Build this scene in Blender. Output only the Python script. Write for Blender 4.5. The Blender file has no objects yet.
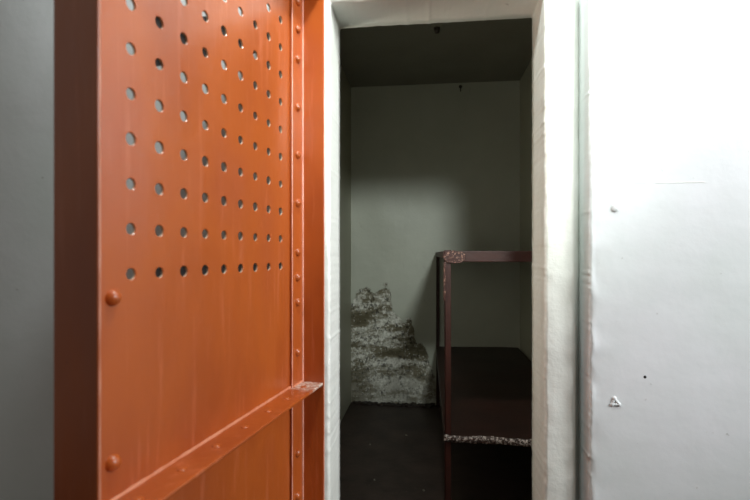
import bpy, bmesh, math, random
from mathutils import Vector, Matrix, noise

random.seed(7)
S = bpy.context.scene
C = S.collection

# ------------------------------------------------------------------ camera
YAW = math.radians(6.44)
cam_d = bpy.data.cameras.new('camera')
cam = bpy.data.objects.new('camera', cam_d)
C.objects.link(cam)
cam.location = (0, 0, 1.2)
cam.rotation_euler = (math.radians(90), 0, YAW)
cam_d.sensor_width = 36
cam_d.lens = 465 / 750 * 36
cam_d.shift_y = 4 / 750
cam_d.clip_start = 0.02
cam_d.dof.use_dof = True
cam_d.dof.focus_distance = 2.2
cam_d.dof.aperture_fstop = 3.4
S.camera = cam

# ------------------------------------------------------------------ world, lights, exposure
w = bpy.data.worlds.new('world')
S.world = w
w.use_nodes = True
w.node_tree.nodes['Background'].inputs[0].default_value = (1.0, 0.96, 0.86, 1)
# the corridor runs left to right: its two ends are brighter than the wall behind the camera
wt = w.node_tree
wx = wt.nodes.new('ShaderNodeTexCoord')
ws = wt.nodes.new('ShaderNodeSeparateXYZ')
wa = wt.nodes.new('ShaderNodeMath'); wa.operation = 'ABSOLUTE'
wm = wt.nodes.new('ShaderNodeMath'); wm.operation = 'MULTIPLY_ADD'
wm.inputs[1].default_value = 0.35
wm.inputs[2].default_value = 0.04
wt.links.new(wx.outputs['Generated'], ws.inputs[0])
wt.links.new(ws.outputs[0], wa.inputs[0])
wt.links.new(wa.outputs[0], wm.inputs[0])
wz = wt.nodes.new('ShaderNodeMapRange')        # and brighter above than below
wz.inputs[1].default_value = -0.6
wz.inputs[2].default_value = 0.6
wz.inputs[3].default_value = 0.08
wz.inputs[4].default_value = 1.15
wt.links.new(ws.outputs[2], wz.inputs[0])
wk = wt.nodes.new('ShaderNodeMath'); wk.operation = 'MULTIPLY'
wt.links.new(wm.outputs[0], wk.inputs[0])
wt.links.new(wz.outputs[0], wk.inputs[1])
wt.links.new(wk.outputs[0], wt.nodes['Background'].inputs[1])


def area(name, loc, target, sx, sy, power, color):
    d = bpy.data.lights.new(name, 'AREA')
    d.shape = 'RECTANGLE'
    d.size, d.size_y, d.energy, d.color = sx, sy, power, color
    o = bpy.data.objects.new(name, d)
    C.objects.link(o)
    o.location = loc
    o.rotation_euler = (Vector(target) - Vector(loc)).to_track_quat('-Z', 'Y').to_euler()
    return o


# corridor daylight arriving from a window on the right
wl = area('corridor_window_light', (3.0, 0.15, 2.5), (0.5, 1.45, 1.42), 0.9, 1.3, 17, (0.95, 0.97, 1.0))
wl.data.spread = math.radians(60)
# added fill with no known lamp, for the jamb reveal and cell walls
area('cell_fill_light', (-0.54, 1.68, 1.35), (0.5, 2.1, 1.35), 0.12, 0.9, 2.5, (1.0, 0.93, 0.78))
# corridor ceiling bulb, in front of the doorway
pl = bpy.data.lights.new('corridor_bulb_light', 'POINT')
pl.energy, pl.shadow_soft_size, pl.color = 62, 0.08, (0.93, 1.0, 0.98)
po = bpy.data.objects.new('corridor_bulb_light', pl)
C.objects.link(po)
po.location = (0.02, 0.84, 2.62)
sp = bpy.data.lights.new('corridor_spot_light', 'SPOT')
sp.energy, sp.shadow_soft_size, sp.color = 225, 0.17, (0.93, 1.0, 0.97)
sp.spot_size, sp.spot_blend = math.radians(35), 0.9
so = bpy.data.objects.new('corridor_spot_light', sp)
C.objects.link(so)
so.location = (0.50, -0.80, 2.28)
so.rotation_euler = (Vector((-0.28, 3.72, 1.05)) - so.location).to_track_quat('-Z', 'Y').to_euler()

S.view_settings.view_transform = 'Standard'
S.view_settings.look = 'None'
S.view_settings.gamma = 1
S.view_settings.use_curve_mapping = False
S.view_settings.exposure = 0.0


# ------------------------------------------------------------------ material helpers
class NT:
    def __init__(self, name):
        self.m = bpy.data.materials.new(name)
        self.m.use_nodes = True
        self.t = self.m.node_tree
        self.b = self.t.nodes['Principled BSDF']
        self.tc = self.t.nodes.new('ShaderNodeTexCoord').outputs['Object']

    def n(self, kind, **kw):
        nd = self.t.nodes.new(kind)
        for k, v in kw.items():
            setattr(nd, k, v)
        return nd

    def link(self, a, b):
        self.t.links.new(a, b)

    def put(self, sock, v):
        if hasattr(v, 'is_linked') or hasattr(v, 'links'):
            self.link(v, sock)
        else:
            sock.default_value = v

    def math(self, op, a, b=0.0, clamp=False):
        nd = self.n('ShaderNodeMath', operation=op)
        nd.use_clamp = clamp
        self.put(nd.inputs[0], a)
        self.put(nd.inputs[1], b)
        return nd.outputs[0]

    def noise(self, scale, detail=4, rough=0.55, stretch=(1, 1, 1), dist=0.0):
        mp = self.n('ShaderNodeMapping')
        mp.inputs['Scale'].default_value = stretch
        self.link(self.tc, mp.inputs[0])
        nz = self.n('ShaderNodeTexNoise')
        nz.inputs['Scale'].default_value = scale
        nz.inputs['Detail'].default_value = detail
        nz.inputs['Roughness'].default_value = rough
        nz.inputs['Distortion'].default_value = dist
        self.link(mp.outputs[0], nz.inputs['Vector'])
        return nz.outputs[0]

    def ramp(self, fac, stops, interp='LINEAR'):
        r = self.n('ShaderNodeValToRGB')
        r.color_ramp.interpolation = interp
        el = r.color_ramp.elements
        while len(el) < len(stops):
            el.new(0.5)
        for e, (p, c) in zip(el, stops):
            e.position = p
            e.color = (*c, 1) if len(c) == 3 else c
        self.put(r.inputs[0], fac)
        return r.outputs[0]

    def mix(self, f, a, b):
        m = self.n('ShaderNodeMix', data_type='RGBA')
        self.put(m.inputs[0], f)
        for s, v in ((m.inputs[6], a), (m.inputs[7], b)):
            if isinstance(v, tuple):
                s.default_value = (*v, 1)
            else:
                self.link(v, s)
        return m.outputs[2]

    def step(self, v, lo, hi):
        mr = self.n('ShaderNodeMapRange')
        mr.interpolation_type = 'SMOOTHSTEP'
        self.put(mr.inputs[0], v)
        mr.inputs[1].default_value = lo
        mr.inputs[2].default_value = hi
        return mr.outputs[0]

    def bump(self, h, strength, dist=0.01):
        bp = self.n('ShaderNodeBump')
        bp.inputs['Strength'].default_value = strength
        bp.inputs['Distance'].default_value = dist
        self.put(bp.inputs['Height'], h)
        self.link(bp.outputs[0], self.b.inputs['Normal'])

    def col(self, v):
        s = self.b.inputs['Base Color']
        if isinstance(v, tuple):
            s.default_value = (*v, 1)
        else:
            self.link(v, s)

    def rough(self, v):
        self.put(self.b.inputs['Roughness'], v)

    def xyz(self):
        s = self.n('ShaderNodeSeparateXYZ')
        self.link(self.tc, s.inputs[0])
        return s.outputs


def G(*c):      # sRGB 0..255 to linear
    return tuple((v / 255 / 12.92) if v / 255 <= 0.04045 else ((v / 255 + 0.055) / 1.055) ** 2.4 for v in c)


def mat_red(name, dust=False):
    k = NT(name)
    big = k.noise(3.2, 3, 0.5, (1, 1, 0.6))
    c = k.ramp(big, [(0.3, G(156, 72, 30)), (0.55, G(176, 86, 32)), (0.75, G(166, 80, 42))])
    streak = k.noise(26, 4, 0.6, (1.6, 1.6, 0.12))
    c = k.mix(k.math('MULTIPLY', k.step(streak, 0.54, 0.74), 0.4), c, G(205, 118, 84))
    spots = k.noise(60, 3, 0.7)
    c = k.mix(k.math('MULTIPLY', k.step(spots, 0.70, 0.80), 0.5), c, G(110, 46, 30))
    if dust:
        x = k.xyz()
        m = k.math('ADD', x[0], k.math('MULTIPLY', k.noise(35, 4, 0.7), 0.12))
        m = k.math('SUBTRACT', 1.0, k.step(m, 0.10, 0.17))
        f = k.math('MULTIPLY', m, k.step(k.noise(90, 4, 0.8), 0.35, 0.6))
        c = k.mix(f, c, G(214, 200, 186))
    k.col(c)
    k.rough(k.math('ADD', 0.26, k.math('MULTIPLY', k.noise(18, 4, 0.6), 0.18)))
    k.b.inputs['Coat Weight'].default_value = 0.35
    k.b.inputs['Coat Roughness'].default_value = 0.22
    h = k.math('ADD', k.math('MULTIPLY', k.noise(9, 3, 0.5, (1, 1, 0.5)), 1.0), k.math('MULTIPLY', k.noise(70, 4, 0.6, (1, 1, 0.3)), 0.12))
    k.bump(h, 0.35, 0.012)
    return k.m


def mat_white(name, c0, c1):
    k = NT(name)
    c = k.ramp(k.noise(2.3, 4, 0.6), [(0.3, c0), (0.7, c1)])
    specks = k.noise(45, 2, 0.5)
    c = k.mix(k.math('MULTIPLY', k.step(specks, 0.74, 0.80), 0.35), c, G(120, 118, 100))
    k.col(c)
    k.rough(0.42)
    if name.endswith('frame_paint'):
        k.bump(k.math('ADD', k.noise(11, 5, 0.6), k.math('MULTIPLY', k.noise(38, 5, 0.7), 0.12)), 0.4, 0.012)
        return k.m
    h = k.math('ADD', k.noise(7, 4, 0.5), k.math('MULTIPLY', k.noise(45, 4, 0.6), 0.15))
    k.bump(h, 0.25, 0.01)
    return k.m


def mat_cell(name, c0, c1, mould=False):
    k = NT(name)
    c = k.ramp(k.noise(2.0, 5, 0.6), [(0.3, c0), (0.7, c1)])
    dirt = k.noise(14, 5, 0.7, (1, 1, 0.4))
    c = k.mix(k.math('MULTIPLY', k.step(dirt, 0.62, 0.8), 0.35), c, G(92, 88, 70))
    h = k.math('ADD', k.math('MULTIPLY', k.noise(5, 4, 0.5), 1.0), k.math('MULTIPLY', k.noise(60, 3, 0.6), 0.08))
    if mould:
        x = k.xyz()
        u = k.math('DIVIDE', k.math('ADD', x[0], 0.62), 0.80, clamp=True)
        fc = k.n('ShaderNodeFloatCurve')
        cv = fc.mapping.curves[0]
        pts = [(-.62, .78), (-.57, .86), (-.50, .91), (-.40, .90), (-.33, .95), (-.295, .88), (-.27, .74), (-.13, .67),
               (-.085, .50), (-.02, .42), (.05, .27), (.10, .12), (.18, .0)]
        while len(cv.points) < len(pts):
            cv.points.new(0.5, 0.5)
        for p, (a, b) in zip(cv.points, pts):
            p.location = ((a + .62) / .80, b)
            p.handle_type = 'VECTOR'
        fc.mapping.update()
        k.link(u, fc.inputs['Value'])
        n1 = k.noise(9, 8, 0.72)
        d = k.math('SUBTRACT', fc.outputs[0], x[2])
        d = k.math('ADD', d, k.math('MULTIPLY', k.math('SUBTRACT', n1, 0.5), 0.42))
        m = k.step(d, -0.005, 0.02)
        fine = k.noise(36, 9, 0.78)
        bands = k.noise(5.5, 6, 0.62, (0.6, 1, 1.7))
        base = k.ramp(bands, [(0.36, G(92, 86, 66)), (0.47, G(126, 120, 100)), (0.58, G(196, 196, 184))])
        chips = k.step(k.math('ADD', fine, k.math('MULTIPLY', k.math('SUBTRACT', bands, 0.5), 0.5)), 0.52, 0.56)
        mc = k.mix(k.math('MULTIPLY', chips, 0.75), base, G(236, 236, 228))
        dark = k.step(k.noise(30, 9, 0.8, (1.2, 1, 1.0), 0.3), 0.53, 0.58)
        mc = k.mix(k.math('MULTIPLY', dark, 0.85), mc, G(46, 43, 34))
        # pale powder at the foot of the wall
        foot = k.math('MULTIPLY', k.math('SUBTRACT', 1.0, k.step(x[2], 0.12, 0.34)), k.step(k.noise(14, 7, 0.75), 0.38, 0.55))
        mc = k.mix(k.math('MULTIPLY', foot, 0.55), mc, G(160, 158, 146))
        c = k.mix(m, c, mc)
        h = k.math('SUBTRACT', h, k.math('MULTIPLY', m, k.math('ADD', 0.35, fine)))
        k.rough(k.math('ADD', 0.45, k.math('MULTIPLY', m, 0.45)))
    else:
        k.rough(0.5)
    k.col(c)
    k.bump(h, 0.5, 0.012)
    return k.m


def mat_dark(name, c0, c1, rough, chip=0.0, chipcol=None, scale=60):
    k = NT(name)
    c = k.ramp(k.noise(6, 5, 0.65), [(0.3, c0), (0.7, c1)])
    if chip:
        f = k.step(k.noise(scale, 6, 0.75), 1 - chip, 1 - chip + 0.05)
        c = k.mix(f, c, chipcol)
    k.col(c)
    k.rough(rough)
    k.bump(k.noise(30, 5, 0.6), 0.3, 0.004)
    return k.m


RED = mat_red('red_oxide_gloss_paint')
RED_DUST = mat_red('red_oxide_gloss_paint_dusty', True)
WHITE = mat_white('white_gloss_wall_paint', G(222, 228, 226), G(236, 238, 240))
CREAM = mat_white('white_frame_paint', G(230, 233, 224), G(238, 240, 234))
CELL = mat_cell('grey_green_cell_paint', G(172, 172, 152), G(184, 184, 166))
CELLB = mat_cell('grey_green_cell_paint_peeling', G(176, 180, 166), G(188, 192, 178), True)
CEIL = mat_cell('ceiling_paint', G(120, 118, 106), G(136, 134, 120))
FLOOR = mat_dark('dark_concrete', G(38, 28, 24), G(66, 52, 46), 0.5, 0.36, G(96, 84, 74), 22)
BUNK = mat_dark('dark_brown_steel_paint', G(46, 18, 10), G(66, 27, 16), 0.5)
BUNKC = mat_dark('chipped_brown_steel_paint', G(52, 24, 18), G(72, 34, 26), 0.4, 0.455, G(168, 128, 110), 110)
DECK = mat_dark('brown_sheet_steel', G(34, 20, 15), G(50, 27, 20), 0.5)
DECKE = mat_dark('worn_sheet_edge', G(40, 27, 20), G(70, 50, 42), 0.5, 0.49, G(206, 196, 188), 95)
IRON = mat_dark('dark_iron', G(30, 26, 22), G(60, 50, 42), 0.5)
BLACKISH = mat_dark('hole_shade', G(10, 8, 7), G(16, 12, 10), 0.8)  # near-black: shade of the screw hole and of the red braces painted in


# ------------------------------------------------------------------ object helpers
def link(name, bm, m, parent=None, smooth=False):
    bmesh.ops.recalc_face_normals(bm, faces=bm.faces)
    me = bpy.data.meshes.new(name)
    bm.to_mesh(me)
    bm.free()
    me.materials.append(m)
    if smooth:
        for p in me.polygons:
            p.use_smooth = True
    o = bpy.data.objects.new(name, me)
    C.objects.link(o)
    if parent:
        o.parent = parent
    return o


def thing(name, label, cat, loc=(0, 0, 0), rz=0, group=None):
    o = bpy.data.objects.new(name, None)
    C.objects.link(o)
    o.location = loc
    o.rotation_euler = (0, 0, rz)
    tag(o, label, cat, group)
    return o


def tag(o, label, cat, group=None):
    o['label'] = label
    o['category'] = cat
    if group:
        o['group'] = group
    return o


def struct(o):
    o['kind'] = 'structure'
    return o


def box(bm, x0, x1, y0, y1, z0, z1, bev=0.0, seg=2):
    r = bmesh.ops.create_cube(bm, size=1)
    vs = r['verts']
    bmesh.ops.scale(bm, vec=(x1 - x0, y1 - y0, z1 - z0), verts=vs)
    bmesh.ops.translate(bm, vec=((x0 + x1) / 2, (y0 + y1) / 2, (z0 + z1) / 2), verts=vs)
    if bev:
        es = list({e for v in vs for e in v.link_edges})
        bmesh.ops.bevel(bm, geom=es, offset=bev, segments=seg, affect='EDGES', profile=0.6)


def B(*a, **k):
    bm = bmesh.new()
    box(bm, *a, **k)
    return bm


def dome(bm, c, axis, r, h, seg=14, rings=5, lump=0.0):
    """rivet head: domed cap of radius r and height h with its foot at c, pointing along axis"""
    q = Vector(axis).to_track_quat('Z', 'Y').to_matrix()
    c = Vector(c)
    rows = []
    base = -0.002
    prof = [(r, base)] + [(r * math.cos(i / rings * math.pi / 2), h * math.sin(i / rings * math.pi / 2)) for i in range(rings)]
    for rr, z in prof:
        row = []
        for j in range(seg):
            a = j / seg * 2 * math.pi
            k = 1 + lump * noise.noise(Vector((math.cos(a) * 2 + c.x * 50, math.sin(a) * 2, c.z * 30)))
            row.append(bm.verts.new(c + q @ Vector((rr * k * math.cos(a), rr * k * math.sin(a), z))))
        rows.append(row)
    top = bm.verts.new(c + q @ Vector((0, 0, h)))
    for a, b in zip(rows, rows[1:]):
        for j in range(seg):
            bm.faces.new((a[j], a[(j + 1) % seg], b[(j + 1) % seg], b[j]))
    for j in range(seg):
        bm.faces.new((rows[-1][j], rows[-1][(j + 1) % seg], top))
    bm.faces.new(rows[0])


# ------------------------------------------------------------------ front wall and door frame
XL, XR, ZT = -0.3025, 0.345, 1.985        # the doorway opening
YO, YI = 1.422, 1.594                      # its outer and inner faces
RC = 0.005


def path():
    """the line round the opening, up the left jamb, over the lintel and down the right jamb"""
    out = []
    n = 420
    for i in range(n):
        out.append((XL, -0.0 + (ZT - RC) * i / n, -1, 0))
    for i in range(9):
        a = math.pi - math.pi / 2 * i / 8
        out.append((XL + RC + RC * math.cos(a), ZT - RC + RC * math.sin(a), math.cos(a), math.sin(a)))
    m = 130
    for i in range(1, m):
        out.append((XL + RC + (XR - XL - 2 * RC) * i / m, ZT, 0, 1))
    for i in range(9):
        a = math.pi / 2 - math.pi / 2 * i / 8
        out.append((XR - RC + RC * math.cos(a), ZT - RC + RC * math.sin(a), math.cos(a), math.sin(a)))
    for i in range(1, n + 1):
        out.append((XR, (ZT - RC) * (1 - i / n), 1, 0))
    return out


def sweep(profile, lump, seed):
    """profile: (outward offset, y, lump factor) swept round the opening, with hand-painted unevenness"""
    bm = bmesh.new()
    rows = []
    for (px, pz, nx, nz) in path():
        row = []
        for (u, y, lf) in profile:
            p = Vector((px + nx * u, y, pz + nz * u))
            a = noise.noise(Vector((p.x * 9 + seed, u * 40 + y * 30, p.z * 9)))
            b = noise.noise(Vector((p.x * 30 + seed, u * 60, p.z * 34 + 5)))
            b = math.copysign(abs(b) ** 1.3, b)
            c = noise.noise(Vector((p.x * 70 + seed, u * 60, p.z * 85)))
            du = lump * lf * (a * 0.35 + b * 0.4 + c * 0.45 - 1.6 * max(0, abs(c) - 0.42))
            dy = lump * lf * (noise.noise(Vector((p.x * 20, u * 30 + seed, p.z * 20))) * 0.9)
            row.append(bm.verts.new((p.x + nx * du, p.y + dy, p.z + nz * du)))
        rows.append(row)
    k = len(profile)
    for a, b in zip(rows, rows[1:]):
        for j in range(k):
            bm.faces.new((a[j], a[(j + 1) % k], b[(j + 1) % k], b[j]))
    bm.faces.new(rows[0])
    bm.faces.new(rows[-1])
    return bm


def arc(cx, cy, r, a0, a1, n, lf):
    return [(cx + r * math.cos(math.radians(a0 + (a1 - a0) * i / n)), cy + r * math.sin(math.radians(a0 + (a1 - a0) * i / n)), lf) for i in range(n + 1)]


frame_prof = [(0, YI, 0.6), (0, 1.56, 0.7), (0, 1.52, 0.6), (0, 1.48, 0.6), (0, 1.45, 0.8)]
frame_prof += arc(0.010, YO + 0.010, 0.010, 180, 270, 5, 1.1)
frame_prof += [(0.03, YO, 0.5), (0.05, YO, 0.3), (0.066, YO + 0.001, 0.3)]
frame_prof += arc(0.073, YO + 0.018, 0.018, 270, 360, 6, 0.3)
frame_prof += [(0.091, 1.490, 0.2), (0.117, 1.490, 0.2), (0.117, YI, 0)]
struct(link('trim_1', sweep(frame_prof, 0.0035, 3.1), CREAM, smooth=True))

YW = 1.393
wall_prof = [(0.1175, YI, 0), (0.1175, 1.491, 0.2), (0.1175, 1.43, 0.5), (0.1175, 1.41, 0.9)]
wall_prof += arc(0.1255, YW + 0.008, 0.008, 180, 270, 4, 1.3)
wall_prof += [(0.131, YW, 1.0), (0.137, YW, 0.6), (0.15, YW, 0.25), (0.19, YW, 0.15), (0.3, YW, 0.12), (0.5, YW, 0.1), (0.8, YW, 0),
              (2.2, YW, 0), (2.2, YI, 0)]
wf = struct(link('wall_front', sweep(wall_prof, 0.0040, 8.7), WHITE, smooth=True))


def wall_pt(px, py, Y=YW):
    """where a sight line through the photograph meets the wall face"""
    a = math.atan((px - 375) / 465) - YAW
    X = Y * math.tan(a)
    d = Y * math.cos(YAW) - X * math.sin(YAW)
    return X, 1.2 - (py - 254) * d / 465


X, Z = wall_pt(615, 208)
bm = bmesh.new()
dome(bm, (X, YW, Z), (0, -1, 0), 0.0125, 0.006, lump=0.15)
link('bolt', bm, WHITE, wf, True)
X, Z = wall_pt(615, 402)
bm = bmesh.new()
for ax, az in ((-0.008, -0.007), (0.010, -0.006), (-0.002, 0.010)):
    dome(bm, (X + ax, YW, Z + az), (0, -1, 0), 0.006, 0.005, 10, 4, 0.3)
for (a, b) in (((-0.008, -0.007), (0.010, -0.006)), ((0.010, -0.006), (-0.002, 0.010)), ((-0.002, 0.010), (-0.008, -0.007))):
    for i in range(1, 4):
        t = i / 4
        dome(bm, (X + a[0] + (b[0] - a[0]) * t, YW, Z + a[1] + (b[1] - a[1]) * t), (0, -1, 0), 0.0045, 0.0045, 10, 4, 0.3)
o = link('bolt', bm, WHITE, wf, True)
o['label'] = 'broken three-cornered bolt stub painted over'
X, Z = wall_pt(645, 377)
bm = bmesh.new()
dome(bm, (X, YW, Z), (0, -1, 0), 0.0042, 0.0012, 12, 3)
o = link('screw_hole', bm, BLACKISH, wf, True)
bm = bmesh.new()
for p0, p1 in ((631, 645), (656, 705)):
    X0, Z0 = wall_pt(p0, 183)
    X1, Z1 = wall_pt(p1, 183.3)
    box(bm, X0, X1, YW - 0.0008, YW + 0.002, Z0 - 0.0009, Z0 + 0.0009, 0.0004, 1)
link('scratch', bm, CREAM, wf)

# ------------------------------------------------------------------ the cell behind
CX0, CX1, CY1, CZ = -0.6156, 0.7148, 3.72, 2.55


def grid_wall(name, m, a, b, c, d, back, nu, nv, amp, seed):
    """an uneven plastered face a-b-c-d with a solid back offset by `back`"""
    a, b, c, d, back = map(Vector, (a, b, c, d, back))
    bm = bmesh.new()
    nrm = -back.normalized()
    g = []
    for i in range(nu + 1):
        row = []
        for j in range(nv + 1):
            u, v = i / nu, j / nv
            p = (a * (1 - u) + b * u) * (1 - v) + (d * (1 - u) + c * u) * v
            e = min(u, 1 - u, v, 1 - v) * 8
            row.append(bm.verts.new(p + nrm * amp * noise.noise(p * 3 + Vector((seed, 0, 0))) * min(1, e)))
        g.append(row)
    for i in range(nu):
        for j in range(nv):
            bm.faces.new((g[i][j], g[i + 1][j], g[i + 1][j + 1], g[i][j + 1]))
    r = bmesh.ops.extrude_face_region(bm, geom=list(bm.faces))
    for v in r['geom']:
        if isinstance(v, bmesh.types.BMVert):
            v.co += back
    return struct(link(name, bm, m, smooth=False))


T = 0.12
grid_wall('wall_back', CELLB, (CX0, CY1, 0), (CX1, CY1, 0), (CX1, CY1, CZ), (CX0, CY1, CZ), (0, T, 0), 30, 50, 0.006, 1)
grid_wall('wall_left', CELL, (CX0, YI, 0), (CX0, CY1, 0), (CX0, CY1, CZ), (CX0, YI, CZ), (-T, 0, 0), 30, 40, 0.008, 4)
grid_wall('wall_right', CELL, (CX1, YI, 0), (CX1, CY1, 0), (CX1, CY1, CZ), (CX1, YI, CZ), (T, 0, 0), 30, 40, 0.008, 7)
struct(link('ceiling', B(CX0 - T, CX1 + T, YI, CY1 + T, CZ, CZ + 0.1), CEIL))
struct(link('floor', B(-2.6, 2.6, -1.6, CY1 + T, -0.1, 0), FLOOR))

# ------------------------------------------------------------------ the perforated steel door
a = math.radians(10.09)
PX, PY = -0.3856, 1.385
door = thing('door_1', 'red-orange painted steel cell door with rows of punched holes, swung open on the left', 'door',
             (PX, PY, 0), math.atan2(-math.cos(a), -math.sin(a)))
DW, D0, D1, FL, TH = 0.793, 0.05, 1.995, 0.077, 0.005
PT, PZ, HT, HZ, HR = 0.0664, 0.0765, 0.125, 1.166, 0.0103
NC, NR = 9, 10


def perforated():
    bm = bmesh.new()
    cache = {}

    def V(x, z, y=0.0):
        k = (round(x, 5), round(y, 5), round(z, 5))
        if k not in cache:
            cache[k] = bm.verts.new((x, y, z))
        return cache[k]
    x0, x1 = HT - PT / 2, HT + PT * (NC - 0.5)
    z0, z1 = HZ - PZ / 2, HZ + PZ * (NR - 0.5)
    zs_lo, zs_hi = 0.785, D1 - 0.004
    sd = 6
    for c in range(NC):
        for r in range(NR):
            cx, cz = HT + c * PT, HZ + r * PZ
            per = []
            for i in range(sd):
                per.append((-PT / 2 + PT * i / sd, -PZ / 2))
            for i in range(sd):
                per.append((PT / 2, -PZ / 2 + PZ * i / sd))
            for i in range(sd):
                per.append((PT / 2 - PT * i / sd, PZ / 2))
            for i in range(sd):
                per.append((-PT / 2, PZ / 2 - PZ * i / sd))
            n = len(per)
            jr = HR * random.uniform(0.93, 1.06)
            rings = []
            for rad, y in ((jr + 0.0012, 0.0), (jr, -0.0012), (jr, -TH)):
                ring = []
                for (qx, qz) in per:
                    an = math.atan2(qz, qx)
                    ring.append(bm.verts.new((cx + rad * math.cos(an), y, cz + rad * math.sin(an))))
                rings.append(ring)
            out = [V(cx + qx, cz + qz) for qx, qz in per]
            outb = [V(cx + qx, cz + qz, -TH) for qx, qz in per]
            for i in range(n):
                j = (i + 1) % n
                bm.faces.new((out[i], out[j], rings[0][j], rings[0][i]))
                bm.faces.new((rings[0][i], rings[0][j], rings[1][j], rings[1][i]))
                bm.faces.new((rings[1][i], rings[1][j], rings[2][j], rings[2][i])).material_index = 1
                bm.faces.new((rings[2][i], rings[2][j], outb[j], outb[i]))
    for y in (0.0, -TH):
        for (ax, bx, az, bz) in ((0, x0, zs_lo, zs_hi), (x1, DW - 0.005, zs_lo, zs_hi), (x0, x1, zs_lo, z0), (x0, x1, z1, zs_hi)):
            bm.faces.new([bm.verts.new(p) for p in ((ax, y, az), (bx, y, az), (bx, y, bz), (ax, y, bz))])
    for (ax, bx, az, bz) in ((0, DW - 0.005, zs_lo, zs_lo), (0, DW - 0.005, zs_hi, zs_hi), (0, 0, zs_lo, zs_hi), (DW - 0.005, DW - 0.005, zs_lo, zs_hi)):
        bm.faces.new([bm.verts.new(p) for p in ((ax, 0, az), (bx, 0, bz), (bx, -TH, bz), (ax, -TH, az))])
    return bm


perf = link('perforated_panel', perforated(), RED, door)
WORN_HILITE = mat_dark('rubbed_red_highlight', G(212, 140, 114), G(236, 180, 160), 0.3)  # edge gloss put into the colour together with the wear
RIM = mat_dark('hole_rim_highlight', G(170, 130, 104), G(220, 205, 180), 0.4)  # bright rim highlights painted as a pale hole wall
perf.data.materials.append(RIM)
# the sheet is welded at the cells; keep its front side facing out
link('lower_panel', B(0, DW - 0.005, -TH, 0, D0, 0.783), RED, door)


def angle_post(t0, t1, s0, s1):
    """angle iron: a leg standing off the sheet (t0..t1) and a leg riveted on it (s0..s1)"""
    bm = B(t0, t1, -0.004, FL, D0, D1, bev=0.0025)
    box(bm, s0, s1, 0.0, 0.008, D0, D1, bev=0.0035, seg=3)
    return bm


link('stile', angle_post(-0.006, 0.0, -0.001, 0.071), RED, door)
link('stile', angle_post(DW - 0.006, DW, 0.742, DW - 0.005), RED, door)
bm = B(-0.0, DW - 0.006, 0.0, FL, D1 - 0.006, D1, bev=0.0015)
box(bm, 0.072, 0.741, 0.0, 0.006, D1 - 0.05, D1 - 0.004, bev=0.0015)
link('top_rail', bm, RED, door)
bm = B(-0.0, DW - 0.006, 0.0, FL, D0, D0 + 0.006, bev=0.0015)
box(bm, 0.072, 0.741, 0.0, 0.006, D0 + 0.004, D0 + 0.05, bev=0.0015)
link('bottom_rail', bm, RED, door)
# the ledge across the middle
bm = B(0.0, DW - 0.006, 0.0, FL - 0.002, 0.805, 0.813, bev=0.0028)
box(bm, 0.072, 0.741, 0.0, 0.006, 0.755, 0.796, bev=0.0015)
SL = 0.018                              # the ledge sags a little towards the free edge
for v in bm.verts:
    v.co.z -= SL * v.co.x
ledge = link('mid_rail', bm, RED_DUST, door)
ledge['label'] = 'horizontal ledge with pale dust at its hinge end'
# rubbed edges of the angle irons, their gloss highlights painted as pale strips
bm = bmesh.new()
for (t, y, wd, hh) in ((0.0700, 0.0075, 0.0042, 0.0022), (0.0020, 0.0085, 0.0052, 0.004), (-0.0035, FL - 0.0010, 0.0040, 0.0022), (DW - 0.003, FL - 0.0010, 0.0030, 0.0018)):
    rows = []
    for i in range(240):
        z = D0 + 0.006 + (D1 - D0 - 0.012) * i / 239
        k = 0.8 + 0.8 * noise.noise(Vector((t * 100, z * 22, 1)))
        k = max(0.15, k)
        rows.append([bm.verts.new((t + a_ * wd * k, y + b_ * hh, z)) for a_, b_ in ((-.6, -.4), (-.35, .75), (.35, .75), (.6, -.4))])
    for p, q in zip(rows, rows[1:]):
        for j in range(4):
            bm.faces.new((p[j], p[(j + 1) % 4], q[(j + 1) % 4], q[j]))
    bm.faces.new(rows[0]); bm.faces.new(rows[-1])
o = link('worn_edge_highlight', bm, WORN_HILITE, door, True)
o['label'] = 'pale rubbed paint with gloss highlights painted in along the iron edges'
WORN2 = mat_dark('rubbed_ledge_paint', G(186, 104, 70), G(216, 150, 120), 0.35)
# weld bead along the ledge
bm = bmesh.new()
ring = []
for i in range(120):
    t = 0.002 + (DW - 0.01) * i / 119
    r = 0.0040 + 0.0022 * noise.noise(Vector((t * 45, 0, 2)))
    yb = 0.0065 if (t < 0.067 or t > 0.741) else 0.001
    ring.append([bm.verts.new((t, yb + r * math.cos(q), 0.8135 - SL * t + r * math.sin(q))) for q in [k * math.pi / 3 for k in range(6)]])
for p, q in zip(ring, ring[1:]):
    for j in range(6):
        bm.faces.new((p[j], p[(j + 1) % 6], q[(j + 1) % 6], q[j]))
bm.faces.new(ring[0])
bm.faces.new(ring[-1])
link('weld_bead', bm, WORN2, door, True)

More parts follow.
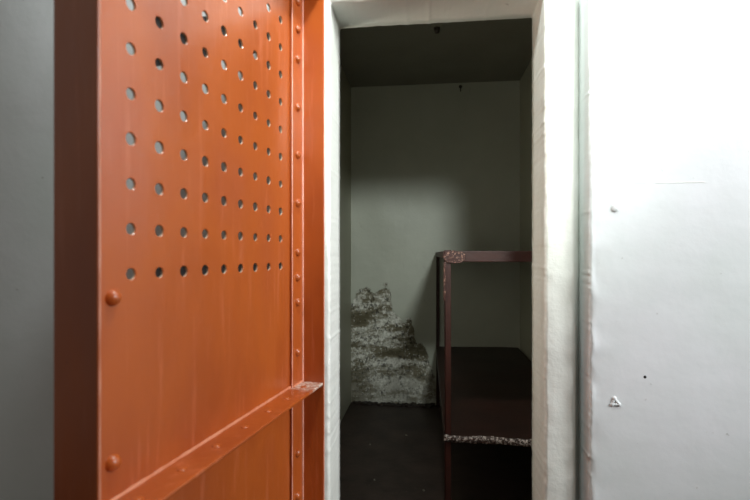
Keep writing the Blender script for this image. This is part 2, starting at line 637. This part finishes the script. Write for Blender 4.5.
riv = bmesh.new()
dome(riv, (0, 0, 0), (0, 1, 0), 0.0128, 0.011)
proto = link('rivet', riv, RED, door, True)
spots = [(0.037, 0.008, z) for z in (1.95, 1.868, 1.779, 1.636, 1.495, 1.352, 1.206, 1.131, 1.057, 0.908, 0.609, 0.481, 0.34, 0.20, 0.09)]
spots += [(0.768, 0.008, z) for z in (1.93, 1.78, 1.64, 1.5, 1.35, 1.2, 1.06, 0.92, 0.6, 0.46, 0.32, 0.18)]
for i, s in enumerate(spots):
    o = proto if i == 0 else proto.copy()
    if i:
        C.objects.link(o)
        o.parent = door
    o.location = s
big = bmesh.new()
dome(big, (0, 0, 0), (0, 1, 0), 0.0135, 0.013, 18, 7)
pb = link('bolt', big, RED, door, True)
for i, s in enumerate([(0.695, 0.0, 1.129), (0.695, 0.0, 0.862)]):
    o = pb if i == 0 else pb.copy()
    if i:
        C.objects.link(o)
        o.parent = door
    o.location = s
# flush plugs on the ledge
pg = bmesh.new()
dome(pg, (0, 0, 0), (0, 0, 1), 0.009, 0.0028, 14, 4, 0.2)
pp = link('plug', pg, RED, door, True)
for i, t in enumerate((0.055, 0.16, 0.26, 0.365, 0.47, 0.575, 0.68)):
    o = pp if i == 0 else pp.copy()
    if i:
        C.objects.link(o)
        o.parent = door
    o.location = (t, 0.036, 0.813 - SL * t)
# braces behind the sheet: one level with the lowest row of holes, one slanting across the upper rows
link('brace', B(0.02, 0.632, -TH - 0.006, -TH, 1.142, 1.190, bev=0.001), BLACKISH, door)
bm = B(-0.335, 0.335, -TH - 0.007, -TH, -0.042, 0.042, bev=0.001)
bmesh.ops.rotate(bm, cent=(0, 0, 0), matrix=Matrix.Rotation(math.atan2(0.29, 0.60), 3, 'Y'), verts=bm.verts)
bmesh.ops.translate(bm, vec=(0.335, 0, 1.715), verts=bm.verts)
link('brace', bm, BLACKISH, door)
# hinges carried by the frame side
for z in (0.35, 1.70):
    bm = bmesh.new()
    bmesh.ops.create_cone(bm, cap_ends=True, segments=16, radius1=0.011, radius2=0.011, depth=0.12,
                          matrix=Matrix.Translation((-0.018, 0.03, z)))
    box(bm, -0.012, -0.005, 0.005, 0.06, z - 0.055, z + 0.055, bev=0.001)
    link('hinge', bm, RED, door, False)

# ------------------------------------------------------------------ the bunk
BX0, BX1, BY0, BY1 = 0.068, CX1 - 0.012, 1.885, CY1 - 0.015
bunk = thing('bunk_bed', 'dark brown steel bunk frame with two sheet decks along the right cell wall', 'bunk bed', (BX0, BY0, 0))
LX, LY = BX1 - BX0, BY1 - BY0
ZU, ZD = 1.212, 0.474


def angle_leg(x, y, sx, sy, h):
    bm = B(min(x, x + sx * 0.026), max(x, x + sx * 0.026), min(y, y + sy * 0.005), max(y, y + sy * 0.005), 0, h, bev=0.0012, seg=1)
    box(bm, min(x, x + sx * 0.005), max(x, x + sx * 0.005), min(y, y + sy * 0.03), max(y, y + sy * 0.03), 0, h, bev=0.0012, seg=1)
    return bm


link('post', angle_leg(0, 0, 1, 1, ZU + 0.004), BUNK, bunk)
link('post', angle_leg(0, LY, 1, -1, ZU), BUNK, bunk)
# upper end rail with the flaking corner
link('end_rail', B(0.0, LX, -0.006, 0.0, ZU - 0.043, ZU, bev=0.0018), BUNK, bunk)
link('end_rail', B(0.0, LX, LY + 0.0, LY + 0.006, ZU - 0.043, ZU, bev=0.0018), BUNK, bunk)
link('side_rail', B(-0.005, 0.0, 0.0, LY, ZU - 0.03, ZU, bev=0.0015), BUNK, bunk)
bm = bmesh.new()
vs = []
for i in range(26):
    q = i / 26 * 2 * math.pi
    r = 1 + 0.22 * noise.noise(Vector((math.cos(q) * 2.2, math.sin(q) * 2.2, 4)))
    vs.append(bm.verts.new((0.040 + 0.044 * r * math.cos(q), -0.0085, ZU - 0.024 + 0.026 * r * math.sin(q))))
f = bm.faces.new(vs)
e = bmesh.ops.extrude_face_region(bm, geom=[f])
for v in e['geom']:
    if isinstance(v, bmesh.types.BMVert):
        v.co.y += 0.003
bmesh.ops.bevel(bm, geom=[ed for ed in bm.edges if all(abs(v.co.y + 0.0085) < 1e-5 for v in ed.verts)], offset=0.001, segments=1, affect='EDGES')
o = link('weld_patch', bm, BUNKC, bunk)
o['label'] = 'flaking welded corner'
bm = B(-0.0035, 0.0045, -0.0035, -0.0, ZU - 0.20, ZU - 0.045, bev=0.001)
link('chipped_edge', bm, BUNKC, bunk)
link('upper_deck', B(0.001, LX - 0.001, 0.006, LY - 0.001, ZU - 0.010, ZU - 0.002), DECK, bunk)


def deck(z):
    bm = bmesh.new()
    nx, ny = 24, 50
    g = []
    for i in range(nx + 1):
        row = []
        for j in range(ny + 1):
            x, y = 0.006 + (LX - 0.012) * i / nx, -0.004 + (LY + 0.0) * j / ny
            sag = 0.006 * noise.noise(Vector((x * 3, y * 3, 1)))
            row.append(bm.verts.new((x, y, z + sag)))
        g.append(row)
    for i in range(nx):
        for j in range(ny):
            bm.faces.new((g[i][j], g[i + 1][j], g[i + 1][j + 1], g[i][j + 1]))
    e = bmesh.ops.extrude_face_region(bm, geom=list(bm.faces))
    for v in e['geom']:
        if isinstance(v, bmesh.types.BMVert):
            v.co.z -= 0.004
    return bm


link('lower_deck', deck(ZD), DECK, bunk)
bm = bmesh.new()                     # the worn turned-down front edge of the deck
pr = [(0.0, -0.001), (-0.005, 0.002), (-0.009, -0.003), (-0.010, -0.010), (-0.009, -0.018), (-0.006, -0.024), (0.0, -0.023)]
rows = []
for i in range(90):
    x = -0.002 + (LX + 0.001) * i / 89
    row = []
    for k, (y, z) in enumerate(pr):
        nz = noise.noise(Vector((x * 40, k * 0.8, 3)))
        row.append(bm.verts.new((x, y + 0.003 * nz - 0.003, ZD + 0.002 + z + 0.005 * noise.noise(Vector((x * 9, k * .3, 9))) + 0.004 * nz - 0.006 * (i / 89))))
    rows.append(row)
for p, q in zip(rows, rows[1:]):
    for j in range(len(pr)):
        jj = (j + 1) % len(pr)
        bm.faces.new((p[j], p[jj], q[jj], q[j]))
bm.faces.new(rows[0])
bm.faces.new(rows[-1])
o = link('deck_edge', bm, DECKE, bunk, True)
o['label'] = 'worn front lip with bare pale metal showing'
link('side_apron', B(0.0, 0.006, 0.03, LY - 0.03, ZD - 0.06, ZD - 0.002, bev=0.001), DECK, bunk)

# ------------------------------------------------------------------ small things
# hook on the back wall under the ceiling
X = (460 - 427.5) / 125.8
hk = thing('wall_hook', 'small dark iron hook high on the back wall just under the ceiling', 'hook', (X, CY1, 2.52))
bm = bmesh.new()
dome(bm, (0, 0.001, 0), (0, -1, 0), 0.014, 0.006, 12, 4)
link('hook_plate', bm, IRON, hk, True)
cu = bmesh.new()
pts = [Vector((0, -0.004 - 0.02 * math.sin(t), -0.014 * (1 - math.cos(t)) * 1.3)) for t in [i / 9 * 3.6 for i in range(10)]]
prev = None
for p in pts:
    ringv = [cu.verts.new(p + Vector((0.004 * math.cos(q), 0.002 * math.sin(q), 0.004 * math.sin(q)))) for q in [k * math.pi / 3 for k in range(6)]]
    if prev:
        for j in range(6):
            cu.faces.new((prev[j], prev[(j + 1) % 6], ringv[(j + 1) % 6], ringv[j]))
    prev = ringv
link('hook_arm', cu, IRON, hk, True)
# broken fitting on the ceiling just inside the doorway
Yc = 2.78
Xc = Yc * math.tan(math.atan((437 - 375) / 465) - YAW)
ft = thing('ceiling_fitting', 'small round broken fitting on the cell ceiling below the lintel edge', 'ceiling fitting', (Xc, Yc, CZ))
bm = bmesh.new()
dome(bm, (0, 0, 0.001), (0, 0, -1), 0.045, 0.012, 18, 4, 0.1)
link('fitting_plate', bm, CEIL, ft, True)
bm = bmesh.new()
bmesh.ops.create_cone(bm, cap_ends=True, segments=14, radius1=0.014, radius2=0.018, depth=0.03, matrix=Matrix.Translation((0, 0, -0.024)))
link('stub', bm, IRON, ft, True)

# paint flakes on the cell floor
flake_m = mat_dark('paint_flake', G(120, 116, 104), G(150, 146, 134), 0.7)


def flake(x, y, s, rz):
    bm = bmesh.new()
    n = 7
    vs = []
    for i in range(n):
        q = i / n * 2 * math.pi
        r = s * (0.6 + 0.5 * random.random())
        vs.append(bm.verts.new((r * math.cos(q), 0.5 * r * math.sin(q), 0.0)))
    f = bm.faces.new(vs)
    e = bmesh.ops.extrude_face_region(bm, geom=[f])
    for v in e['geom']:
        if isinstance(v, bmesh.types.BMVert):
            v.co.z += 0.003 + 0.003 * random.random()
    o = link('paint_flake', bm, flake_m)
    o.location = (x, y, 0)
    o.rotation_euler = (0, 0, rz)
    return o


for (x, y) in ((-0.14, 3.08), (-0.02, 2.37), (-0.36, 2.9), (-0.28, 2.45)):
    tag(flake(x, y, random.uniform(0.008, 0.014), random.random() * 6), 'small pale paint flake lying on the dark cell floor', 'paint flake', 'paint flakes on the cell floor')
# crumbled plaster heaped along the foot of the back wall
bm = bmesh.new()
for i in range(150):
    x = random.uniform(CX0 + 0.025, 0.035)
    s = random.uniform(0.004, 0.014) * (1.5 if random.random() < 0.12 else 1)
    y = CY1 - 0.012 - random.random() ** 2 * 0.05
    r = bmesh.ops.create_icosphere(bm, subdivisions=1, radius=s)
    for v in r['verts']:
        v.co *= random.uniform(0.7, 1.2)
    bmesh.ops.scale(bm, vec=(1.5, 1.0, 0.8), verts=r['verts'])
    bmesh.ops.translate(bm, vec=(x, y, s * 0.55), verts=r['verts'])
o = link('plaster_crumbs', bm, IRON)
tag(o, 'dark crumbled plaster along the foot of the peeling back wall', 'rubble')
o['kind'] = 'stuff'
